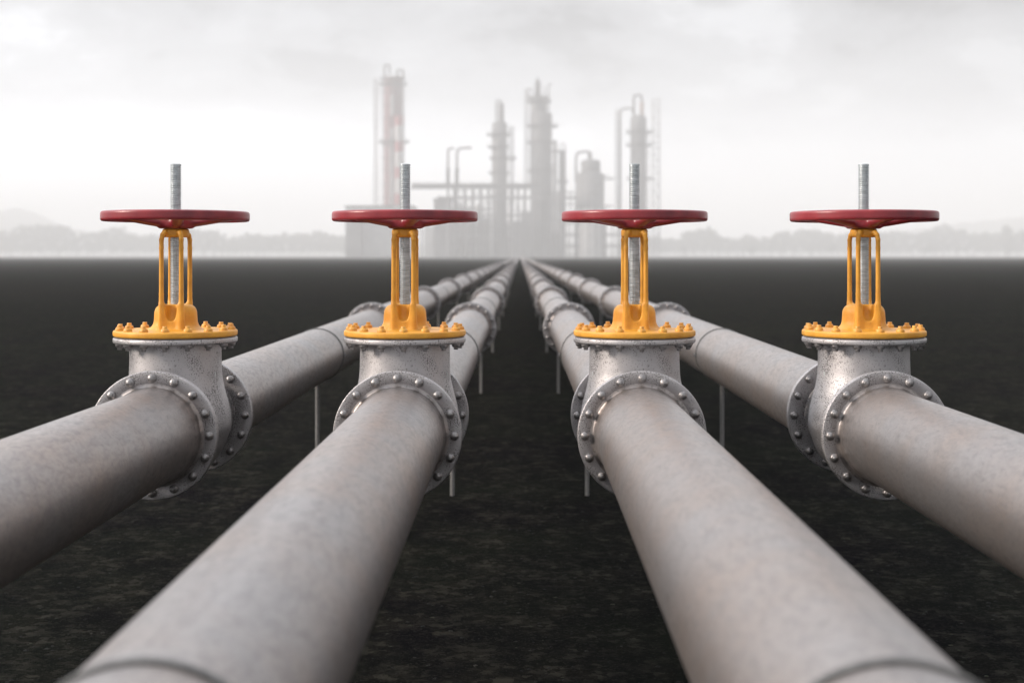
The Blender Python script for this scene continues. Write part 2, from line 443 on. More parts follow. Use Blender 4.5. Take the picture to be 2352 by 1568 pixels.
ME_GNUT = bolt_mesh('nut', M['bolt'], 'z', [(0, -1)])

LEG = [(sx * 22.5, sy * 42.0) for sx in (-1, 1) for sy in (-1, 1)]
def sdf_yoke(X, Y, Z):
    rn = np.sqrt(X * X + Y * Y)
    top = 216.0 + 7.5 * np.clip((120 - rn) / 62, 0, 1) ** 1.4
    # plate with a rounded rim
    plate = np.maximum(d_cyl(rn - 135.2, np.abs(Z - 210.2) - 2.8) - 4.4, -1e3)
    dome = np.maximum(d_cyl(rn - 119, np.abs(Z - 207) - 2.0), Z - top)
    plate = smin(plate, dome, 6)
    # bell
    tz = np.clip((Z - 215) / 61, 0, 1)
    rxx = 51.0 - 4.0 * tz; ryy = 40.0 - 2.0 * tz
    rr = np.sqrt((X / rxx) ** 2 + (Y / ryy) ** 2)
    bell = smax((rr - 1) * 42, np.abs(Z - 238) - 38.5, 22)
    bell = smax(bell, Z - 276, 3)
    d = smin(plate, bell, 22)
    # uprights
    legs = None
    for lx, ly in LEG:
        L = math.hypot(lx, ly); ux, uy = lx / L, ly / L
        p = [(ux * 24, uy * 24, 439), (ux * 37, uy * 37, 439.5), (ux * 44, uy * 44, 434), (ux * 47.6, uy * 47.6, 423), (lx, ly, 404), (lx, ly, 300), (lx * 1.0, ly * 1.02, 225)]
        rad = [6.8, 5.9, 5.4, 5.2, 5.2, 5.4, 7.8]
        for i in range(len(p) - 1):
            s_ = d_seg(X, Y, Z, p[i], p[i + 1], rad[i], rad[i + 1])
            legs = s_ if legs is None else smin(legs, s_, 2.0)
    # webs fore and aft between each pair of uprights
    web = smax(np.maximum(np.abs(X) - 23, np.abs(np.abs(Y) - 38) - 9.5), np.abs(Z - 240) - 36, 4)
    d = smin(d, web, 7)
    d = smin(d, legs, 9)
    for sy in (-1, 1):
        el_ = ((np.abs(X / 13.6) ** 3 + np.abs((Y - sy * 47) / 27) ** 3 + np.abs((Z - 284) / 45) ** 3) ** (1 / 3) - 1) * 13.6
        d = smax(d, -el_, 2.0)
    ring = d_cyl(rn - 25.5, np.abs(Z - 438.5) - 4.6) - 5.0
    d = np.minimum(d, 1e3); d = smin(d, ring, 5)
    hole = np.maximum(rn - 13.0, 280 - Z)
    return np.maximum(d, -hole)
V, Q = nets(sdf_yoke, (-144, -144, 199), (144, 144, 452), 1.7)
ME_YOKE = me_from('yoke', V, Q, True, K, M['yellow'])

def rim_sdf(X, Y, Z):
    rn = np.sqrt(X * X + Y * Y)
    qx = np.abs(rn - 157.5) - 4.0; qz = np.abs(Z - 476.5) - 5.8
    return np.minimum(np.maximum(qx, qz), 0) + np.sqrt(np.maximum(qx, 0) ** 2 + np.maximum(qz, 0) ** 2) - 5.6
def spoke_sdf(X, Y, Z):
    rn = np.sqrt(X * X + Y * Y)
    hub = d_cyl(rn - 35, np.abs(Z - 462) - 7.5) - 4.5
    d = hub
    for k in range(5):
        an = R(16.7 + 72 * k); ux, uy = math.sin(an), -math.cos(an)
        U = X * ux + Y * uy; W = -X * uy + Y * ux
        t = np.clip((U - 18) / 132, 0, 1)
        zc = 460.5 + 15.0 * (t * t * (3 - 2 * t)) * 0.55 + 15 * 0.45 * t
        hw = 13.0 + 4.0 * np.abs(t - 0.3)
        hh = 10.5 - 3.2 * t
        s_ = (np.sqrt((W / hw) ** 2 + (np.maximum(np.abs((Z - zc)), 0) / hh) ** 2) - 1) * 8.0
        s_ = np.maximum(s_, np.maximum(U - 154, 5 - U))
        d = smin(d, s_, 8)
    return np.maximum(d, 12.6 - rn)
V, Q = nets(rim_sdf, (-172, -172, 460), (172, 172, 493), 1.9)
ME_RIM = me_from('rim', V, Q, True, K, M['red'])
V, Q = nets(spoke_sdf, (-160, -160, 444), (160, 160, 492), 1.9)
ME_SPOKES = me_from('handwheel', V, Q, True, K, M['red'])

def stem_mesh():
    b = MB(); p = [(0, 266), (12.2, 266)]; z = 268.0
    while z < 592:
        p += [(12.3, z), (12.3, z + 2.3), (10.3, z + 2.9), (10.3, z + 3.9)]; z += 4.5
    p += [(12.2, z), (12.2, 596.2), (11.6, 597), (0, 597)]
    b.lathe(p, 40, 'z'); me = b.mesh('threaded_stem', M['stem'], auto=25); fix(me); return me
ME_STEM = stem_mesh()
def mark_mesh():
    b = MB(); b.lathe([(0, 0.9), (2.0, 0.7), (2.9, 0), (0, -0.5)], 24, 'y')
    V_ = [(x * 0.85, -y, z * 2.2) for x, y, z in b.V]; b.V = V_
    return b.mesh('oval_mark', M['mark'])
ME_MARK = mark_mesh()

VLAB = ['grey gate valve with red handwheel on the leftmost pipeline',
        'grey gate valve with yellow yoke on the inner left pipeline, second from left',
        'grey gate valve with yellow yoke on the inner right pipeline, third from left',
        'grey gate valve with red handwheel on the rightmost pipeline']
def make_valve(i):
    x = XS[i]; root = bpy.data.objects.new('gate_valve', None); col.objects.link(root)
    root.location = (x * K, D, AX); root.empty_display_size = 0.1
    tag(root, VLAB[i], 'valve', 'row of four gate valves')
    body = ob('valve_body', ME_BODY, root)
    s = 1 if x < 0 else -1
    an = R(90 - 19) * 1.0
    # pale oval mark on the side of the neck that faces the middle of the row
    a_ = R(20); mk = ob('oval_mark', ME_MARK, body, (s * 104.2 * math.cos(a_) * K, -104.2 * math.sin(a_) * K, 118 * K), (0, 0, R(90 - 20) * s))
    for me, y in ((ME_VF_FRONT, -198.5), (ME_VF_REAR, 198.5)):
        fl = ob('flange', me, root)
        for k in range(16):
            t_ = 2 * math.pi * k / 16
            ob('bolt', ME_FBOLT, fl, (RB * math.sin(t_) * K, y * K, RB * math.cos(t_) * K), (0, random.random() * 6, 0))
    bf = ob('bonnet_flange', ME_BF, root); ob('gasket', ME_GASKET, bf)
    yk = ob('yoke', ME_YOKE, root)
    for k in range(16):
        # bolt holes straddle the front as in a common drilling pattern
        t_ = 2 * math.pi * (k + 0.5) / 16 + R(-8.4)
        c_, s_ = math.cos(t_), math.sin(t_)
        ob('bolt', ME_YBOLT, yk, (126 * s_ * K, -126 * c_ * K, 216.6 * K), (0, 0, random.random() * 6))
        ob('nut', ME_GNUT, bf, (126 * s_ * K, -126 * c_ * K, 188.2 * K), (0, 0, random.random() * 6))
    ob('threaded_stem', ME_STEM, root)
    hw = ob('handwheel', ME_SPOKES, root); ob('rim', ME_RIM, hw)
for i in range(4): make_valve(i)

# ================================================================ pipelines
SEG = 1.266 * F
def pipe_mesh(y0, y1, name='pipe_section', hub0=True, hub1=True, seg=96):
    b = MB(); p = []
    def hub(y, s):          # weld neck: concave fillet that ends in the flange face
        return [(112, y), (107.5, y + s * 1.0), (105, y + s * 2.8), (103.9, y + s * 5.5), (103.3, y + s * 9), (103.2, y + s * 22), (102.4, y + s * 27), (101.2, y + s * 31)]
    if hub0: p += hub(y0, 1)
    else: p += [(101, y0)]
    n = max(2, int(abs(y1 - y0) / 400)); ys = np.linspace(y0 + 50, y1 - 50, n)
    p += [(RP, y) for y in ys]
    if hub1: p += hub(y1, -1)[::-1]
    else: p += [(101, y1)]
    b.lathe(p, seg, 'y'); me = b.mesh(name, M['pipe']); fix(me); return me
ME_PF = disc(RF, 0, 9.6, 96); ME_PF2 = disc(RF, -10.2, 10.2, 96)
ME_JOINT = MB()
ME_SEC = pipe_mesh(10.2, SEG - 10.2)
PLAB = {('front', 0): 'foreground grey pipe leaving the frame at the left edge, bolted to the leftmost valve',
        ('front', 1): 'foreground grey pipe with a dark clamp ring, running to the inner left valve',
        ('front', 2): 'foreground grey pipe with a dark clamp ring, running to the inner right valve',
        ('front', 3): 'foreground grey pipe leaving the frame at the right edge, bolted to the rightmost valve',
        ('rear', 0): 'outer left pipeline of bolted sections running back from the leftmost valve to the plant',
        ('rear', 1): 'inner left pipeline of bolted sections running back from the second valve to the plant',
        ('rear', 2): 'inner right pipeline of bolted sections running back from the third valve to the plant',
        ('rear', 3): 'outer right pipeline of bolted sections running back from the rightmost valve to the plant'}
J0 = 219.0 + (1.266 * F - 0)          # first joint behind the valve (y relative to the stem)
ME_FRONT = pipe_mesh(-SEG, -9.8, hub0=False)
def far_pipe(y0, y1):
    b = MB(); ys = np.geomspace(y0, y1, 30); b.lathe([(RP, y) for y in ys], 48, 'y'); me = b.mesh('far_pipe', M['pipe']); fix(me); return me
NJ = 14
for i in range(4):
    x = XS[i] * K
    r = bpy.data.objects.new('pipeline', None); col.objects.link(r); r.location = (x, D - 209 * K + 10 * K, AX)
    tag(r, PLAB[('front', i)], 'pipe', 'foreground pipes in front of the valves')
    ps = ob('pipe_section', ME_FRONT, r); ob('flange', ME_PF, r, (0, -9.8 * K, 0))
    r = bpy.data.objects.new('pipeline', None); col.objects.link(r); r.location = (x, D + 199.2 * K, AX)
    tag(r, PLAB[('rear', i)], 'pipeline', 'pipelines running back to the plant')
    ob('flange', ME_PF, r, (0, 0, 0))
    for k in range(NJ):
        ob('pipe_section', ME_SEC, r, (0, k * SEG * K, 0))
        fl = ob('flange', ME_PF2, r, (0, (k + 1) * SEG * K, 0))
        if k < 4:
            for q in range(16):
                t_ = 2 * math.pi * q / 16
                ob('bolt', ME_FBOLT, fl, (RB * math.sin(t_) * K, 0, RB * math.cos(t_) * K), (0, random.random() * 6, 0))
    ob('pipe_section', far_pipe(NJ * SEG, 1370 / K), r)

# ================================================================ supports
def support_meshes():
    b = MB()
    p = [(RP - 0.5, -4.2), (RP + 3.2, -4.2), (RP + 3.9, -3.2), (RP + 3.9, 3.2), (RP + 3.2, 4.2), (RP - 0.5, 4.2)]
    b.lathe(p, 96, 'y')
    clamp = b.mesh('clamp', M['band'], auto=40); fix(clamp)
    b = MB(); b.lathe([(0, -548), (8, -548), (8, -104), (0, -104)], 24, 'z'); b.lathe([(0, -104), (15, -110), (15, -104.2), (14, -101.5), (0, -100.5)], 24, 'z')
    post = b.mesh('post', M['post'], auto=40); fix(post)
    b = MB(); b.box(101, 113, -4, -1, -7, 7); b.box(101, 113, 1, 4, -7, 7)
    b.lathe([(0, -11), (3.6, -11), (4.2, -10), (4.2, -6.5), (2.4, -6), (2.4, 6), (4.2, 6.5), (4.2, 10), (3.6, 11), (0, 11)], 16, 'y', (107.5, 0, 0))
    lug = b.mesh('clamp_bolt', M['bolt'], auto=40); fix(lug)
    return clamp, post, lug
ME_CL, ME_PO, ME_LU = support_meshes()
ORD = ['first', 'second', 'third', 'fourth', 'fifth', 'sixth', 'seventh', 'eighth']
def support(i, y, label):
    r = bpy.data.objects.new('pipe_support', None); col.objects.link(r); r.location = (XS[i] * K, y, AX)
    tag(r, label, 'pipe support', 'posts with clamps that carry the pipes')
    ob('post', ME_PO, r); c = ob('clamp', ME_CL, r)
    ob('clamp_bolt', ME_LU, c, (0, 0, 0), (0, math.pi if XS[i] > 0 else 0, 0))
for k in range(8):
    for i in range(4):
        support(i, (1.70 + 1.266 * k) * D, f'thin grey post with dark clamp under the {NAMES[i]} pipeline, {ORD[k]} behind the valves')
for i in (1, 2):
    support(i, 0.305 * D, f'dark clamp ring round the {NAMES[i]} foreground pipe at the bottom of the frame')

# ================================================================ the plant, far off
PV0 = 588.0; PU0 = 1193.75
class Far:
    """places shapes by their width and height at a given distance, in metres"""
    def __init__(s, dist): s.d = dist; s.k = dist / F
    def x(s, u): return (u - PU0) * s.k
    def z(s, v): return max(0.0, CAMH + (PV0 - v) * s.k)
def plain(name, c0, c1, rough=0.7, scale=0.12):
    m, t, b = mat(name); v = coord(t)
    n1 = noise(t, v, scale, 5, 0.65); link(t, mixc(t, ramp_out(t, n1.outputs['Fac'], 0.35, 0.65), c0, c1), b.inputs['Base Color']); b.inputs['Roughness'].default_value = rough
    return m
def banded():
    m, t, b = mat('red_white_bands'); c_ = t.nodes.new('ShaderNodeTexCoord'); s_ = t.nodes.new('ShaderNodeSeparateXYZ'); link(t, c_.outputs['Object'], s_.inputs[0])
    mm = t.nodes.new('ShaderNodeMath'); mm.operation = 'MODULO'; mm.inputs[1].default_value = 27.1; link(t, s_.outputs['Z'], mm.inputs[0])
    gt = t.nodes.new('ShaderNodeMath'); gt.operation = 'GREATER_THAN'; gt.inputs[1].default_value = 11.2; link(t, mm.outputs[0], gt.inputs[0])
    c = mixc(t, gt.outputs[0], (0.26, 0.035, 0.042), (0.42, 0.41, 0.41)); link(t, c, b.inputs['Base Color'])
    return m
P = {'steel': plain('plant_steel', (0.10, 0.10, 0.106), (0.19, 0.19, 0.197), 0.7, 0.05), 'dark': plain('plant_dark', (0.05, 0.05, 0.053), (0.08, 0.08, 0.08)),
     'light': plain('plant_light', (0.36, 0.36, 0.37), (0.46, 0.46, 0.46)), 'red': plain('plant_red', (0.20, 0.060, 0.068), (0.17, 0.085, 0.09), 0.7, 0.05), 'band': banded(),
     'rust': plain('plant_rust', (0.22, 0.15, 0.12), (0.30, 0.20, 0.15))}
def thing(name, loc, label, cat, group=None):
    o = bpy.data.objects.new(name, None); col.objects.link(o); o.location = loc; tag(o, label, cat, group); return o
class T:
    """a thing of the plant: shapes given in layout units (u, v) at distance d"""
    def __init__(s, name, dist, uc, label, cat, group=None):
        s.f = Far(dist); s.uc = uc; s.root = thing(name, (s.f.x(uc), dist, 0), label, cat, group)
    def part(s, name, material, fn, parent=None, smooth=True):
        b = MB(); fn(b, s); me = b.mesh(name, material, smooth, 1.0, auto=40 if smooth else None); fix(me)
        return ob(name, me, parent or s.root)
    # shapes
    def X(s, u): return s.f.x(u) - s.f.x(s.uc)
    def Z(s, v): return s.f.z(v)
    def cyl(s, b, u0, u1, v0, v1, y=0, dome=0.0, seg=24, u2=None, u3=None):
        c = s.X((u0 + u1) / 2); r = (u1 - u0) / 2 * s.f.k; z1, z0 = s.Z(v0), s.Z(v1)
        pr = [(0, z0), (r, z0), (r, z1)]
        for k in range(1, 5): pr.append((r * math.cos(k / 4 * 1.5708) , z1 + dome * s.f.k * math.sin(k / 4 * 1.5708)))
        if dome == 0: pr = [(0, z0), (r, z0), (r, z1), (0, z1)]
        b.lathe(pr, seg, 'z', (c, y, 0))
    def box(s, b, u0, u1, v0, v1, y0, y1):
        b.box(s.X(u0), s.X(u1), y0, y1, s.Z(v1), s.Z(v0))
    def pipe(s, b, pts, wu, y=0):
        q = [Vector((s.X(u), y, s.Z(v))) for u, v in pts]
        # round the bends
        out_ = [q[0]]
        for i in range(1, len(q) - 1):
            a_, c_ = (q[i - 1] - q[i]), (q[i + 1] - q[i]); L = min(a_.length, c_.length) * 0.4
            pa, pc = q[i] + a_.normalized() * L, q[i] + c_.normalized() * L
            for t_ in (0, .25, .5, .75, 1): out_.append(pa * (1 - t_) ** 2 + q[i] * 2 * t_ * (1 - t_) + pc * t_ ** 2)
        out_.append(q[-1]); b.tube(out_, wu / 2 * s.f.k, 10)
    def platform(s, b, u0, u1, v, y=0, rail=7):
        c = s.X((u0 + u1) / 2); r = (u1 - u0) / 2 * s.f.k; z = s.Z(v); k = s.f.k
        b.lathe([(0, z), (r, z), (r, z + 2.6 * k), (0, z + 2.6 * k)], 20, 'z', (c, y, 0))
        n = 14
        for h in (rail * 0.5, rail):
            b.tube([(c + r * math.cos(6.2832 * i / n), y + r * math.sin(6.2832 * i / n), z + h * k) for i in range(n + 1)], 0.30 * k, 4)
        for i in range(n):
            an = 6.2832 * i / n; b.tube([(c + r * math.cos(an), y + r * math.sin(an), z), (c + r * math.cos(an), y + r * math.sin(an), z + rail * k)], 0.28 * k, 4)
    def ladder(s, b, u0, u1, v0, v1, y=0, step=8):
        k = s.f.k; w_ = 0.85 * k
        for u in (u0, u1):
            for yy in (y, y - (u1 - u0) * k): b.tube([(s.X(u), yy, s.Z(v1)), (s.X(u), yy, s.Z(v0))], w_, 4)
        v = v0; fl = 0
        while v < v1:
            for yy in (y, y - (u1 - u0) * k):
                b.tube([(s.X(u0), yy, s.Z(v)), (s.X(u1), yy, s.Z(v))], 0.6 * k, 4)
                vn = min(v + step, v1); ua, ub = (u0, u1) if fl else (u1, u0)
                b.tube([(s.X(ua), yy, s.Z(v)), (s.X(ub), yy, s.Z(vn))], 0.5 * k, 4)
            fl ^= 1; v += step

def dress(tt, u0, u1, v0, v1, n, y):
    def f(b, s):
        for k in range(n):
            u = u0 + (u1 - u0) * (k + 0.5) / n; vt = v0 + (v1 - v0) * 0.35 * ((k * 37 % 10) / 10)
            s.pipe(b, [(u, v1), (u, vt), (u + (u1 - u0) * 0.22, vt)], 2.2, y - k * 0.7)
    return f
G_COL = 'distillation columns of the plant'
# red and white stack, far left
t = T('chimney', 1476, 903, 'tall red and white chimney with two gooseneck pipes on top', 'chimney')
t.part('shaft', P['red'], lambda b, s: s.cyl(b, 882, 925, 178, 592))
t.part('flue', P['band'], lambda b, s: s.cyl(b, 909, 929, 270, 592, y=-12))
t.part('flue', P['light'], lambda b, s: s.cyl(b, 898, 907, 222, 268, y=-9))
t.part('flue', P['light'], lambda b, s: s.cyl(b, 897, 906, 296, 592, y=-9))
t.part('scaffold', P['dark'], lambda b, s: (s.ladder(b, 880, 927, 200, 590, y=10, step=15)))
t.part('platform', P['dark'], lambda b, s: (s.platform(b, 871, 935, 196), s.platform(b, 874, 930, 184)))
t.part('platform', P['dark'], lambda b, s: s.platform(b, 871, 940, 328))
t.part('vent_pipe', P['steel'], lambda b, s: s.pipe(b, [(883, 180), (883, 150), (895, 150), (895, 170)], 5))
t.part('vent_pipe', P['steel'], lambda b, s: s.pipe(b, [(912, 180), (912, 161), (926, 161), (926, 180)], 6))
t.part('ladder', P['light'], lambda b, s: s.ladder(b, 860, 868, 182, 592, step=9))
# low block left
t = T('storage_building', 1428, 873, 'low flat-roofed block at the left foot of the plant, beside the chimney', 'building')
t.part('wall', P['light'], lambda b, s: s.box(b, 797, 950, 477, 592, -12, 40), smooth=False)
t.part('roof', P['dark'], lambda b, s: s.box(b, 795, 952, 473, 477, -13, 41), smooth=False)
t.part('annex', P['steel'], lambda b, s: s.box(b, 800, 838, 486, 592, -24, -12.2), smooth=False)
# block under the rack
t = T('pump_house', 1404, 1017, 'dark boxy pump house under the left end of the pipe rack', 'building')
t.part('wall', P['steel'], lambda b, s: s.box(b, 998, 1036, 461, 592, -10, 22), smooth=False)
t.part('roof', P['dark'], lambda b, s: s.box(b, 996, 1038, 457, 461, -11, 23), smooth=False)
t.part('lean_to', P['light'], lambda b, s: s.box(b, 975, 997, 520, 592, -8, 16), smooth=False)
# pipe rack
t = T('pipe_rack', 1392, 1110, 'long horizontal pipe rack on columns, crossing between chimney and towers', 'pipe rack')
def rack(b, s):
    s.box(b, 944, 1240, 427, 434, -2, 6); s.box(b, 1005, 1330, 451, 457, -2, 6)
    for u in (1044, 1068, 1086, 1104, 1122): s.box(b, u - 3.5, u + 3.5, 434, 592, 0, 4)
    for u in (1176, 1190, 1206, 1222): s.box(b, u - 3, u + 3, 434, 592, 0, 4)
    for v in (492, 520, 548): s.box(b, 1040, 1225, v, v + 5, 1, 5)
t.part('frame', P['steel'], rack, smooth=False)
def rackpipes(b, s):
    for v, y in ((424, 0), (424.5, 4)): s.pipe(b, [(946, v), (1238, v)], 4, y)
    for u in range(955, 1238, 13): s.pipe(b, [(u, 427), (u, 418 + (u * 7 % 5))], 1.6)
    s.pipe(b, [(946, 419), (1238, 419)], 0.9)
t.part('pipes', P['dark'], rackpipes)
t = T('process_rack', 1434, 1150, 'grey steel framework with vessels filling the foot of the plant', 'framework')
def blk(b, s):
    s.box(b, 1040, 1128, 500, 592, 4, 20); s.box(b, 1136, 1200, 508, 592, 6, 22); s.box(b, 1196, 1268, 486, 592, 4, 22)
    s.box(b, 1268, 1290, 535, 592, 6, 22)
t.part('wall', P['steel'], blk, smooth=False)
def frm(b, s):
    for u in (1268, 1282, 1296, 1310, 1322): s.box(b, u - 1.6, u + 1.6, 440, 592, -2, 0)
    for v in (440, 468, 505, 536, 562, 584): s.box(b, 1266, 1324, v, v + 3, -3.2, -2.2)
t.part('frame', P['dark'], frm, smooth=False)
def frm2(b, s):
    for u in (955, 968, 982): s.box(b, u - 2, u + 2, 500, 592, -2, 0)
    s.box(b, 950, 998, 497, 501, -2, 0)
t.part('frame', P['dark'], frm2, smooth=False)
def ves(b, s):
    for u0, u1, v in ((1050, 1064, 470), (1074, 1084, 478), (1092, 1108, 472), (1168, 1180, 466), (1232, 1250, 470)): s.cyl(b, u0, u1, v, 592, y=-6, dome=5)
t.part('vessel', P['light'], ves)
t.part('railing', P['dark'], lambda b, s: [s.pipe(b, [(u0, v), (u1, v)], 0.9, -8) for u0, u1 in ((1040, 1128), (1170, 1266)) for v in (482, 486, 508, 512, 534, 538)] + [s.pipe(b, [(u, 592), (u, v_)], 1.6, -7.5) for u, v_ in ((1046, 462), (1058, 448), (1083, 466), (1112, 446), (1126, 470), (1176, 452), (1187, 470), (1202, 446), (1226, 466), (1258, 455))])
t = T('vent_pipe', 1380, 1037, 'left of the two tall bent pipes above the rack, with a short bend', 'pipe')
t.part('pipe', P['steel'], lambda b, s: s.pipe(b, [(1029, 592), (1029, 341), (1044, 341)], 5.5))
t.part('sleeve', P['dark'], lambda b, s: s.pipe(b, [(1029, 430), (1029, 386)], 8.5))
t = T('vent_pipe', 1384, 1056, 'right of the two tall bent pipes above the rack, with a long arm', 'pipe')
t.part('pipe', P['steel'], lambda b, s: s.pipe(b, [(1049.5, 592), (1049.5, 340), (1084, 340)], 6))
t.part('sleeve', P['dark'], lambda b, s: s.pipe(b, [(1049.5, 430), (1049.5, 386)], 9))
# columns
t = T('distillation_column', 1416, 1147, 'slim grey column with a narrow neck and loop, left of the tallest grey tower', 'column', G_COL)
t.part('shell', P['steel'], lambda b, s: s.cyl(b, 1130, 1165, 285, 592, dome=6))
t.part('riser', P['dark'], dress(t, 1128, 1168, 300, 592, 4, -16))
t.part('neck', P['steel'], lambda b, s: s.cyl(b, 1144, 1158, 242, 284, y=0, dome=5))
t.part('loop_pipe', P['dark'], lambda b, s: s.pipe(b, [(1140, 284), (1140, 233), (1152, 233), (1152, 246)], 4, -5))
t.part('platform', P['dark'], lambda b, s: (s.platform(b, 1118, 1172, 312), s.platform(b, 1119, 1170, 340)))
t.part('ladder', P['dark'], lambda b, s: s.ladder(b, 1170, 1180, 292, 470))
t.part('platform', P['dark'], lambda b, s: (s.platform(b, 1122, 1172, 400), s.platform(b, 1124, 1186, 366)))
t = T('distillation_column', 1422, 1243, 'tallest grey tower with a stepped head and spire, in the middle of the plant', 'column', G_COL)
t.part('shell', P['steel'], lambda b, s: s.cyl(b, 1218, 1268, 262, 592, dome=3))
t.part('riser', P['dark'], dress(t, 1216, 1272, 300, 592, 5, -20))
t.part('head', P['steel'], lambda b, s: s.cyl(b, 1219, 1256, 226, 262, dome=3))
t.part('spire', P['dark'], lambda b, s: (s.cyl(b, 1228, 1242, 190, 226, dome=5), s.cyl(b, 1232, 1237, 180, 190, dome=2)))
t.part('platform', P['dark'], lambda b, s: (s.platform(b, 1208, 1266, 236), s.platform(b, 1210, 1262, 226)))
t.part('platform', P['dark'], lambda b, s: (s.platform(b, 1210, 1282, 292), s.platform(b, 1210, 1276, 330), s.platform(b, 1212, 1276, 395)))
t.part('vent_pipe', P['steel'], lambda b, s: (s.pipe(b, [(1260, 262), (1260, 195), (1268, 195)], 3.5, -4), s.pipe(b, [(1251, 228), (1251, 200)], 3, -4), s.pipe(b, [(1213, 226), (1213, 205), (1222, 205), (1222, 215)], 3, -4)))
t.part('ladder', P['light'], lambda b, s: s.ladder(b, 1205, 1214, 205, 430))
t = T('distillation_column', 1418, 1275, 'thin grey column close against the right side of the tallest tower', 'column', G_COL)
t.part('shell', P['steel'], lambda b, s: s.cyl(b, 1270, 1279, 326, 592, dome=3, y=-8))
t.part('platform', P['dark'], lambda b, s: s.platform(b, 1266, 1284, 352, y=-8))
t = T('distillation_column', 1414, 1292, 'short slim grey column between the tallest tower and the squat vessel', 'column', G_COL)
t.part('shell', P['steel'], lambda b, s: s.cyl(b, 1284, 1300, 348, 592, dome=4))
t.part('vent_pipe', P['dark'], lambda b, s: s.pipe(b, [(1288, 350), (1288, 330), (1298, 330), (1298, 348)], 2.5))
t.part('platform', P['dark'], lambda b, s: s.platform(b, 1280, 1304, 420))
t = T('process_vessel', 1410, 1355, 'squat wide grey vessel with a gooseneck pipe over its left shoulder', 'vessel')
t.part('shell', P['steel'], lambda b, s: s.cyl(b, 1322, 1388, 402, 592, dome=8))
t.part('riser', P['dark'], dress(t, 1326, 1388, 400, 592, 4, -26))
t.part('head', P['steel'], lambda b, s: s.cyl(b, 1335, 1379, 371, 402, dome=5))
t.part('nozzle', P['dark'], lambda b, s: s.cyl(b, 1350, 1360, 352, 371, dome=3))
t.part('gooseneck', P['steel'], lambda b, s: s.pipe(b, [(1323, 420), (1323, 350), (1354, 348), (1354, 362)], 6))
t.part('platform', P['dark'], lambda b, s: (s.box(b, 1386, 1410, 409, 412, -6, 6), s.box(b, 1386, 1408, 472, 475, -6, 6)), smooth=False)
t.part('skirt', P['light'], lambda b, s: s.cyl(b, 1318, 1394, 480, 592))
t = T('distillation_column', 1440, 1466, 'right-hand column with an arched pipe over its top, standing apart', 'column', G_COL)
t.part('shell', P['steel'], lambda b, s: s.cyl(b, 1448, 1485, 272, 592, dome=8))
t.part('riser', P['dark'], dress(t, 1444, 1490, 300, 592, 4, -18))
t.part('arched_pipe', P['steel'], lambda b, s: s.pipe(b, [(1456, 275), (1456, 219), (1474, 219), (1474, 240)], 6))
t.part('nozzle', P['rust'], lambda b, s: s.cyl(b, 1470, 1479, 236, 272, dome=3))
t.part('gooseneck', P['steel'], lambda b, s: s.pipe(b, [(1424, 592), (1424, 250), (1453, 250), (1453, 262)], 5.5, -3))
t.part('platform', P['dark'], lambda b, s: (s.platform(b, 1438, 1498, 306), s.platform(b, 1438, 1498, 336)))
t.part('platform', P['dark'], lambda b, s: s.platform(b, 1440, 1498, 413))
t.part('ladder', P['light'], lambda b, s: s.ladder(b, 1414, 1421, 252, 592, step=9))
t = T('lattice_mast', 1458, 1505, 'thin pale lattice mast right of the rightmost column', 'mast')
t.part('mast', P['light'], lambda b, s: s.ladder(b, 1498, 1514, 230, 592, step=14))

FR = T('pipe_bridge', 1400, 1345, 'low grey pipe bridge running along the right-hand foot of the plant', 'pipe bridge')
def bridge(b, s):
    for v in (512, 540, 566): s.box(b, 1300, 1440, v, v + 2.4, -3, 3)
    for u in range(1304, 1440, 17): s.box(b, u - 1.1, u + 1.1, 512, 592, -2.6, 2.6)
FR.part('frame', P['dark'], bridge, smooth=False)
FR.part('pipes', P['steel'], lambda b, s: [s.pipe(b, [(1300, v), (1440, v)], 3, y) for v, y in ((509, -1.5), (509, 1.8), (537, 0), (563, 0))])
FL = T('pipe_bridge', 1385, 1080, 'grey pipe bridge low between the pump house and the slim column', 'pipe bridge')
def bridge2(b, s):
    for v in (478, 532, 560): s.box(b, 1036, 1132, v, v + 2.4, -3, 3)
    for u in range(1040, 1132, 12): s.box(b, u - 1.0, u + 1.0, 478, 592, -2.6, 2.6)
FL.part('frame', P['dark'], bridge2, smooth=False)
FL.part('pipes', P['steel'], dress(FL, 1040, 1130, 440, 592, 7, -4))

# ================================================================ hills and trees
def leafmat(name, c0, c1):
    m, t, b = mat(name); g = t.nodes.new('ShaderNodeNewGeometry')
    link(t, mixc(t, g.outputs['Random Per Island'], c0, c1), b.inputs['Base Color']); b.inputs['Roughness'].default_value = 0.8
    return m
LEAF = leafmat('leaves', (0.035, 0.05, 0.03), (0.09, 0.11, 0.07)); BARK = plain('bark', (0.05, 0.045, 0.04), (0.08, 0.07, 0.06))
def clump_quads(cen, rad, n, size):
    """leaf sprays spread through ellipsoids"""
    idx = rng.integers(0, len(cen), n)
    d = rng.normal(size=(n, 3)); d /= np.linalg.norm(d, axis=1)[:, None]
    p = cen[idx] + d * rad[idx] * (rng.random(n) ** 0.4)[:, None]
    a_ = rng.normal(size=(n, 3)); a_ /= np.linalg.norm(a_, axis=1)[:, None]
    b_ = np.cross(a_, d + 0.01); b_ /= np.linalg.norm(b_, axis=1)[:, None]
    s_ = (size * (0.6 + 0.8 * rng.random(n)))[:, None]
    V = np.stack([p - a_ * s_ - b_ * s_ * .6, p + a_ * s_ - b_ * s_ * .6, p + a_ * s_ + b_ * s_ * .6, p - a_ * s_ + b_ * s_ * .6], 1).reshape(-1, 3)
    return V, np.arange(4 * n).reshape(-1, 4)
TD = 2400.0; TF = Far(TD)
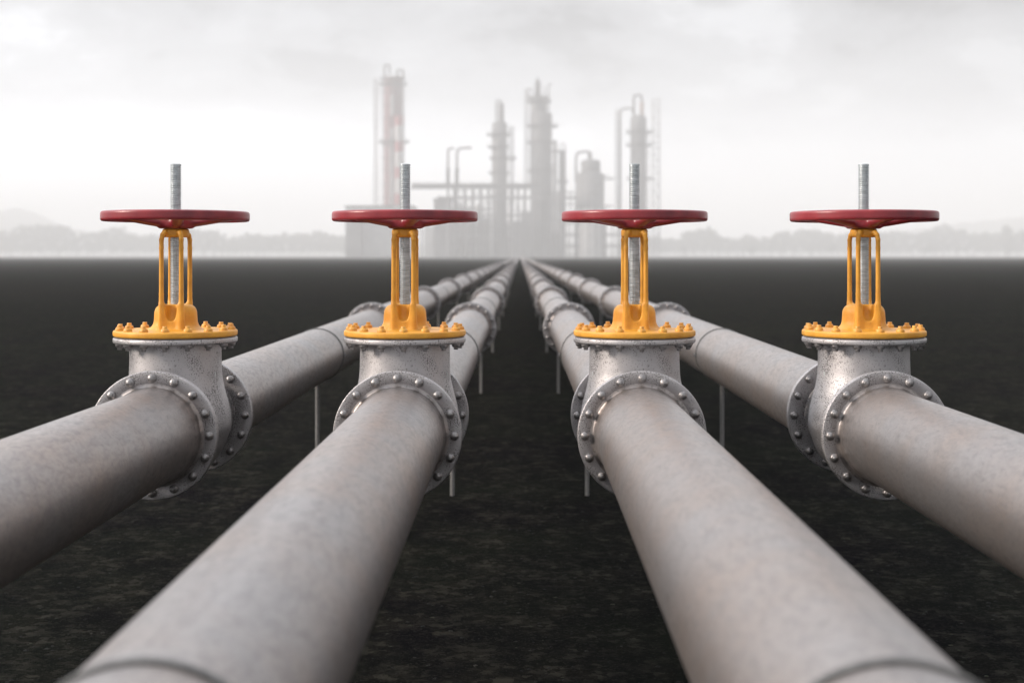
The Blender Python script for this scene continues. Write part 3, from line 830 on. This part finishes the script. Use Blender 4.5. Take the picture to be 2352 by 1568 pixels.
def treeline(prof, label):
    us = np.array([p_[0] for p_ in prof]); vs = np.array([p_[1] for p_ in prof])
    cen = []; rad = []
    for u in np.arange(us[0], us[-1], 4.2):
        top = np.interp(u, us, vs) + rng.normal() * 2.2 + 7.0 * abs(math.sin(u * 0.085 + 1.3 * math.sin(u * 0.021))) - 3.5
        zt = TF.z(top); z = TF.z(574); 
        while z < zt:
            r = (3.8 + 3.2 * rng.random()) * 1.05
            cen.append((TF.x(u) + rng.normal() * 1.5, TD + rng.normal() * 26, min(z, zt - r * 0.8))); rad.append((r, r, r * 0.8)); z += 4.2
    V, Q = clump_quads(np.array(cen), np.array(rad), len(cen) * 30, 1.25)
    b = MB()
    for u in np.arange(us[0], us[-1], 6.3):
        x = TF.x(u + rng.normal() * 2); y = TD + rng.normal() * 20
        b.tube([(x, y, 0), (x + 0.4, y, TF.z(565))], [0.55, 0.3], 5)
    o = tag(ob('tree_line', me_from('tree_line', V, Q, False, 1, LEAF)), label, 'trees', kind='stuff')
    ob('trunks', b.mesh('trunks', BARK, True, 1.0), o)['kind'] = 'stuff'
L = [(-60, 530), (0, 528), (27, 541), (55, 527), (75, 513), (95, 519), (110, 516), (135, 516), (157, 526), (175, 541), (187, 544), (205, 533), (227, 535), (252, 529), (271, 522), (289, 537), (322, 540), (350, 541), (380, 535), (440, 529), (469, 528), (505, 533), (531, 548), (549, 540), (571, 537), (604, 539), (630, 544), (659, 535), (685, 540), (714, 531), (751, 532), (776, 540), (810, 545), (880, 540)]
Rr = [(1440, 545), (1493, 541), (1530, 547), (1558, 551), (1580, 529), (1602, 526), (1639, 527), (1661, 544), (1675, 549), (1697, 547), (1712, 538), (1734, 544), (1763, 549), (1785, 533), (1822, 533), (1847, 524), (1880, 529), (1913, 537), (1960, 535), (2041, 533), (2063, 529), (2096, 535), (2132, 533), (2143, 522), (2169, 518), (2205, 528), (2242, 537), (2270, 533), (2352, 532), (2420, 528)]
treeline(L, 'hazy grey line of trees along the horizon, left of the plant')
treeline(Rr, 'hazy grey line of trees along the horizon, right of the plant')
def tree(u, vt, wd, label, dist=2250.0, crown_lo=0.35, n=900):
    f = Far(dist); h = f.z(vt); r0 = wd / 2 * f.k
    root = thing('tree', (f.x(u), dist, 0), label, 'tree', 'single trees before the tree line')
    cen = []; rad = []
    for _ in range(16):
        a_ = rng.random() * 6.28; q = rng.random() ** 0.6 * 0.65; zz = crown_lo + (1 - crown_lo) * (0.15 + 0.75 * rng.random())
        cen.append((r0 * q * math.cos(a_), r0 * q * math.sin(a_), h * zz)); s_ = r0 * (0.34 + 0.2 * rng.random()); rad.append((s_, s_, min(s_, h * 0.16)))
    V, Q = clump_quads(np.array(cen), np.array(rad), n, 0.9)
    ob('crown', me_from('crown', V, Q, False, 1, LEAF), root)
    b = MB(); b.tube([(0, 0, 0), (0.2, 0, h * 0.4), (0, 0.1, h * 0.8)], [h * 0.03, h * 0.022, h * 0.008], 6)
    for k in range(4):
        a_ = k * 1.7; b.tube([(0, 0, h * 0.4), (r0 * .6 * math.cos(a_), r0 * .6 * math.sin(a_), h * 0.7)], [h * 0.014, h * 0.006], 5)
    ob('trunk', b.mesh('trunk', BARK, True, 1.0), root)
tree(2311, 516, 44, 'dark rounded tree rising above the tree line near the right edge of the frame', crown_lo=0.05, n=1600)
tree(1572, 562, 14, 'tiny tree on a bare trunk in the gap just right of the plant')
tree(1727, 563, 24, 'small flat-topped tree on the horizon between the third and fourth handwheels')
tree(1913, 563, 20, 'small flat-topped tree seen through the left side of the rightmost yoke')
tree(2132, 563, 26, 'small flat-topped tree on the horizon under the right end of the rightmost handwheel')

def hills():
    HD = 4300.0; f = Far(HD)
    m = plain('hill_green', (0.05, 0.06, 0.05), (0.08, 0.09, 0.07), 0.9, 0.004)
    pts = [(-700, 540), (-300, 500), (-100, 497), (0, 485), (20, 477), (37, 474), (60, 477), (75, 483), (99, 500), (121, 512), (150, 522), (190, 530), (260, 538), (420, 545), (700, 552), (900, 560), (1450, 556), (1560, 548), (1700, 545), (1800, 540), (1950, 541), (2080, 528), (2200, 512), (2270, 507), (2330, 499), (2420, 494), (2700, 500), (3100, 530)]
    us = np.linspace(-700, 3100, 260); vs = np.interp(us, [p_[0] for p_ in pts], [p_[1] for p_ in pts])
    vs = np.convolve(np.pad(vs, 3, 'edge'), np.ones(7) / 7, 'valid') * 0.5 + vs * 0.5
    vs += np.sin(us * 0.13) * 1.2 + np.sin(us * 0.31 + 1) * 0.7
    rows = []
    W = [(-520, 0.0), (-420, 0.28), (-250, 0.62), (-120, 0.86), (0, 1.0), (150, 0.85), (380, 0.5), (600, 0.0)]
    for dy, hgt in W:
        rows.append(np.stack([np.array([f.x(u) for u in us]), np.full(len(us), HD + dy), np.array([f.z(v) for v in vs]) * hgt - (0.5 if hgt == 0 else 0)], -1))
    V = np.concatenate(rows); n = len(us)
    Q = np.array([(r * n + i, r * n + i + 1, (r + 1) * n + i + 1, (r + 1) * n + i) for r in range(len(W) - 1) for i in range(n - 1)])
    tag(ob('hills', me_from('hills', V, Q, True, 1, m)), kind='structure')
hills()

# ================================================================ haze
def haze():
    b = MB(); b.box(-6200, 6200, -6200, 6200, -1.0, 207)
    m = bpy.data.materials.new('haze'); m.use_nodes = True; t = m.node_tree; t.nodes.clear()
    o_ = t.nodes.new('ShaderNodeOutputMaterial'); v_ = t.nodes.new('ShaderNodeVolumePrincipled')
    v_.inputs['Color'].default_value = (0.985, 0.993, 1.0, 1); v_.inputs['Density'].default_value = 0.00058; v_.inputs['Anisotropy'].default_value = 0.0
    link(t, v_.outputs[0], o_.inputs['Volume'])
    me = b.mesh('haze', m, False, 1.0); fix(me)
    tag(ob('haze', me), 'pale even haze that veils the plant, trees and hills', 'haze', kind='stuff')
haze()
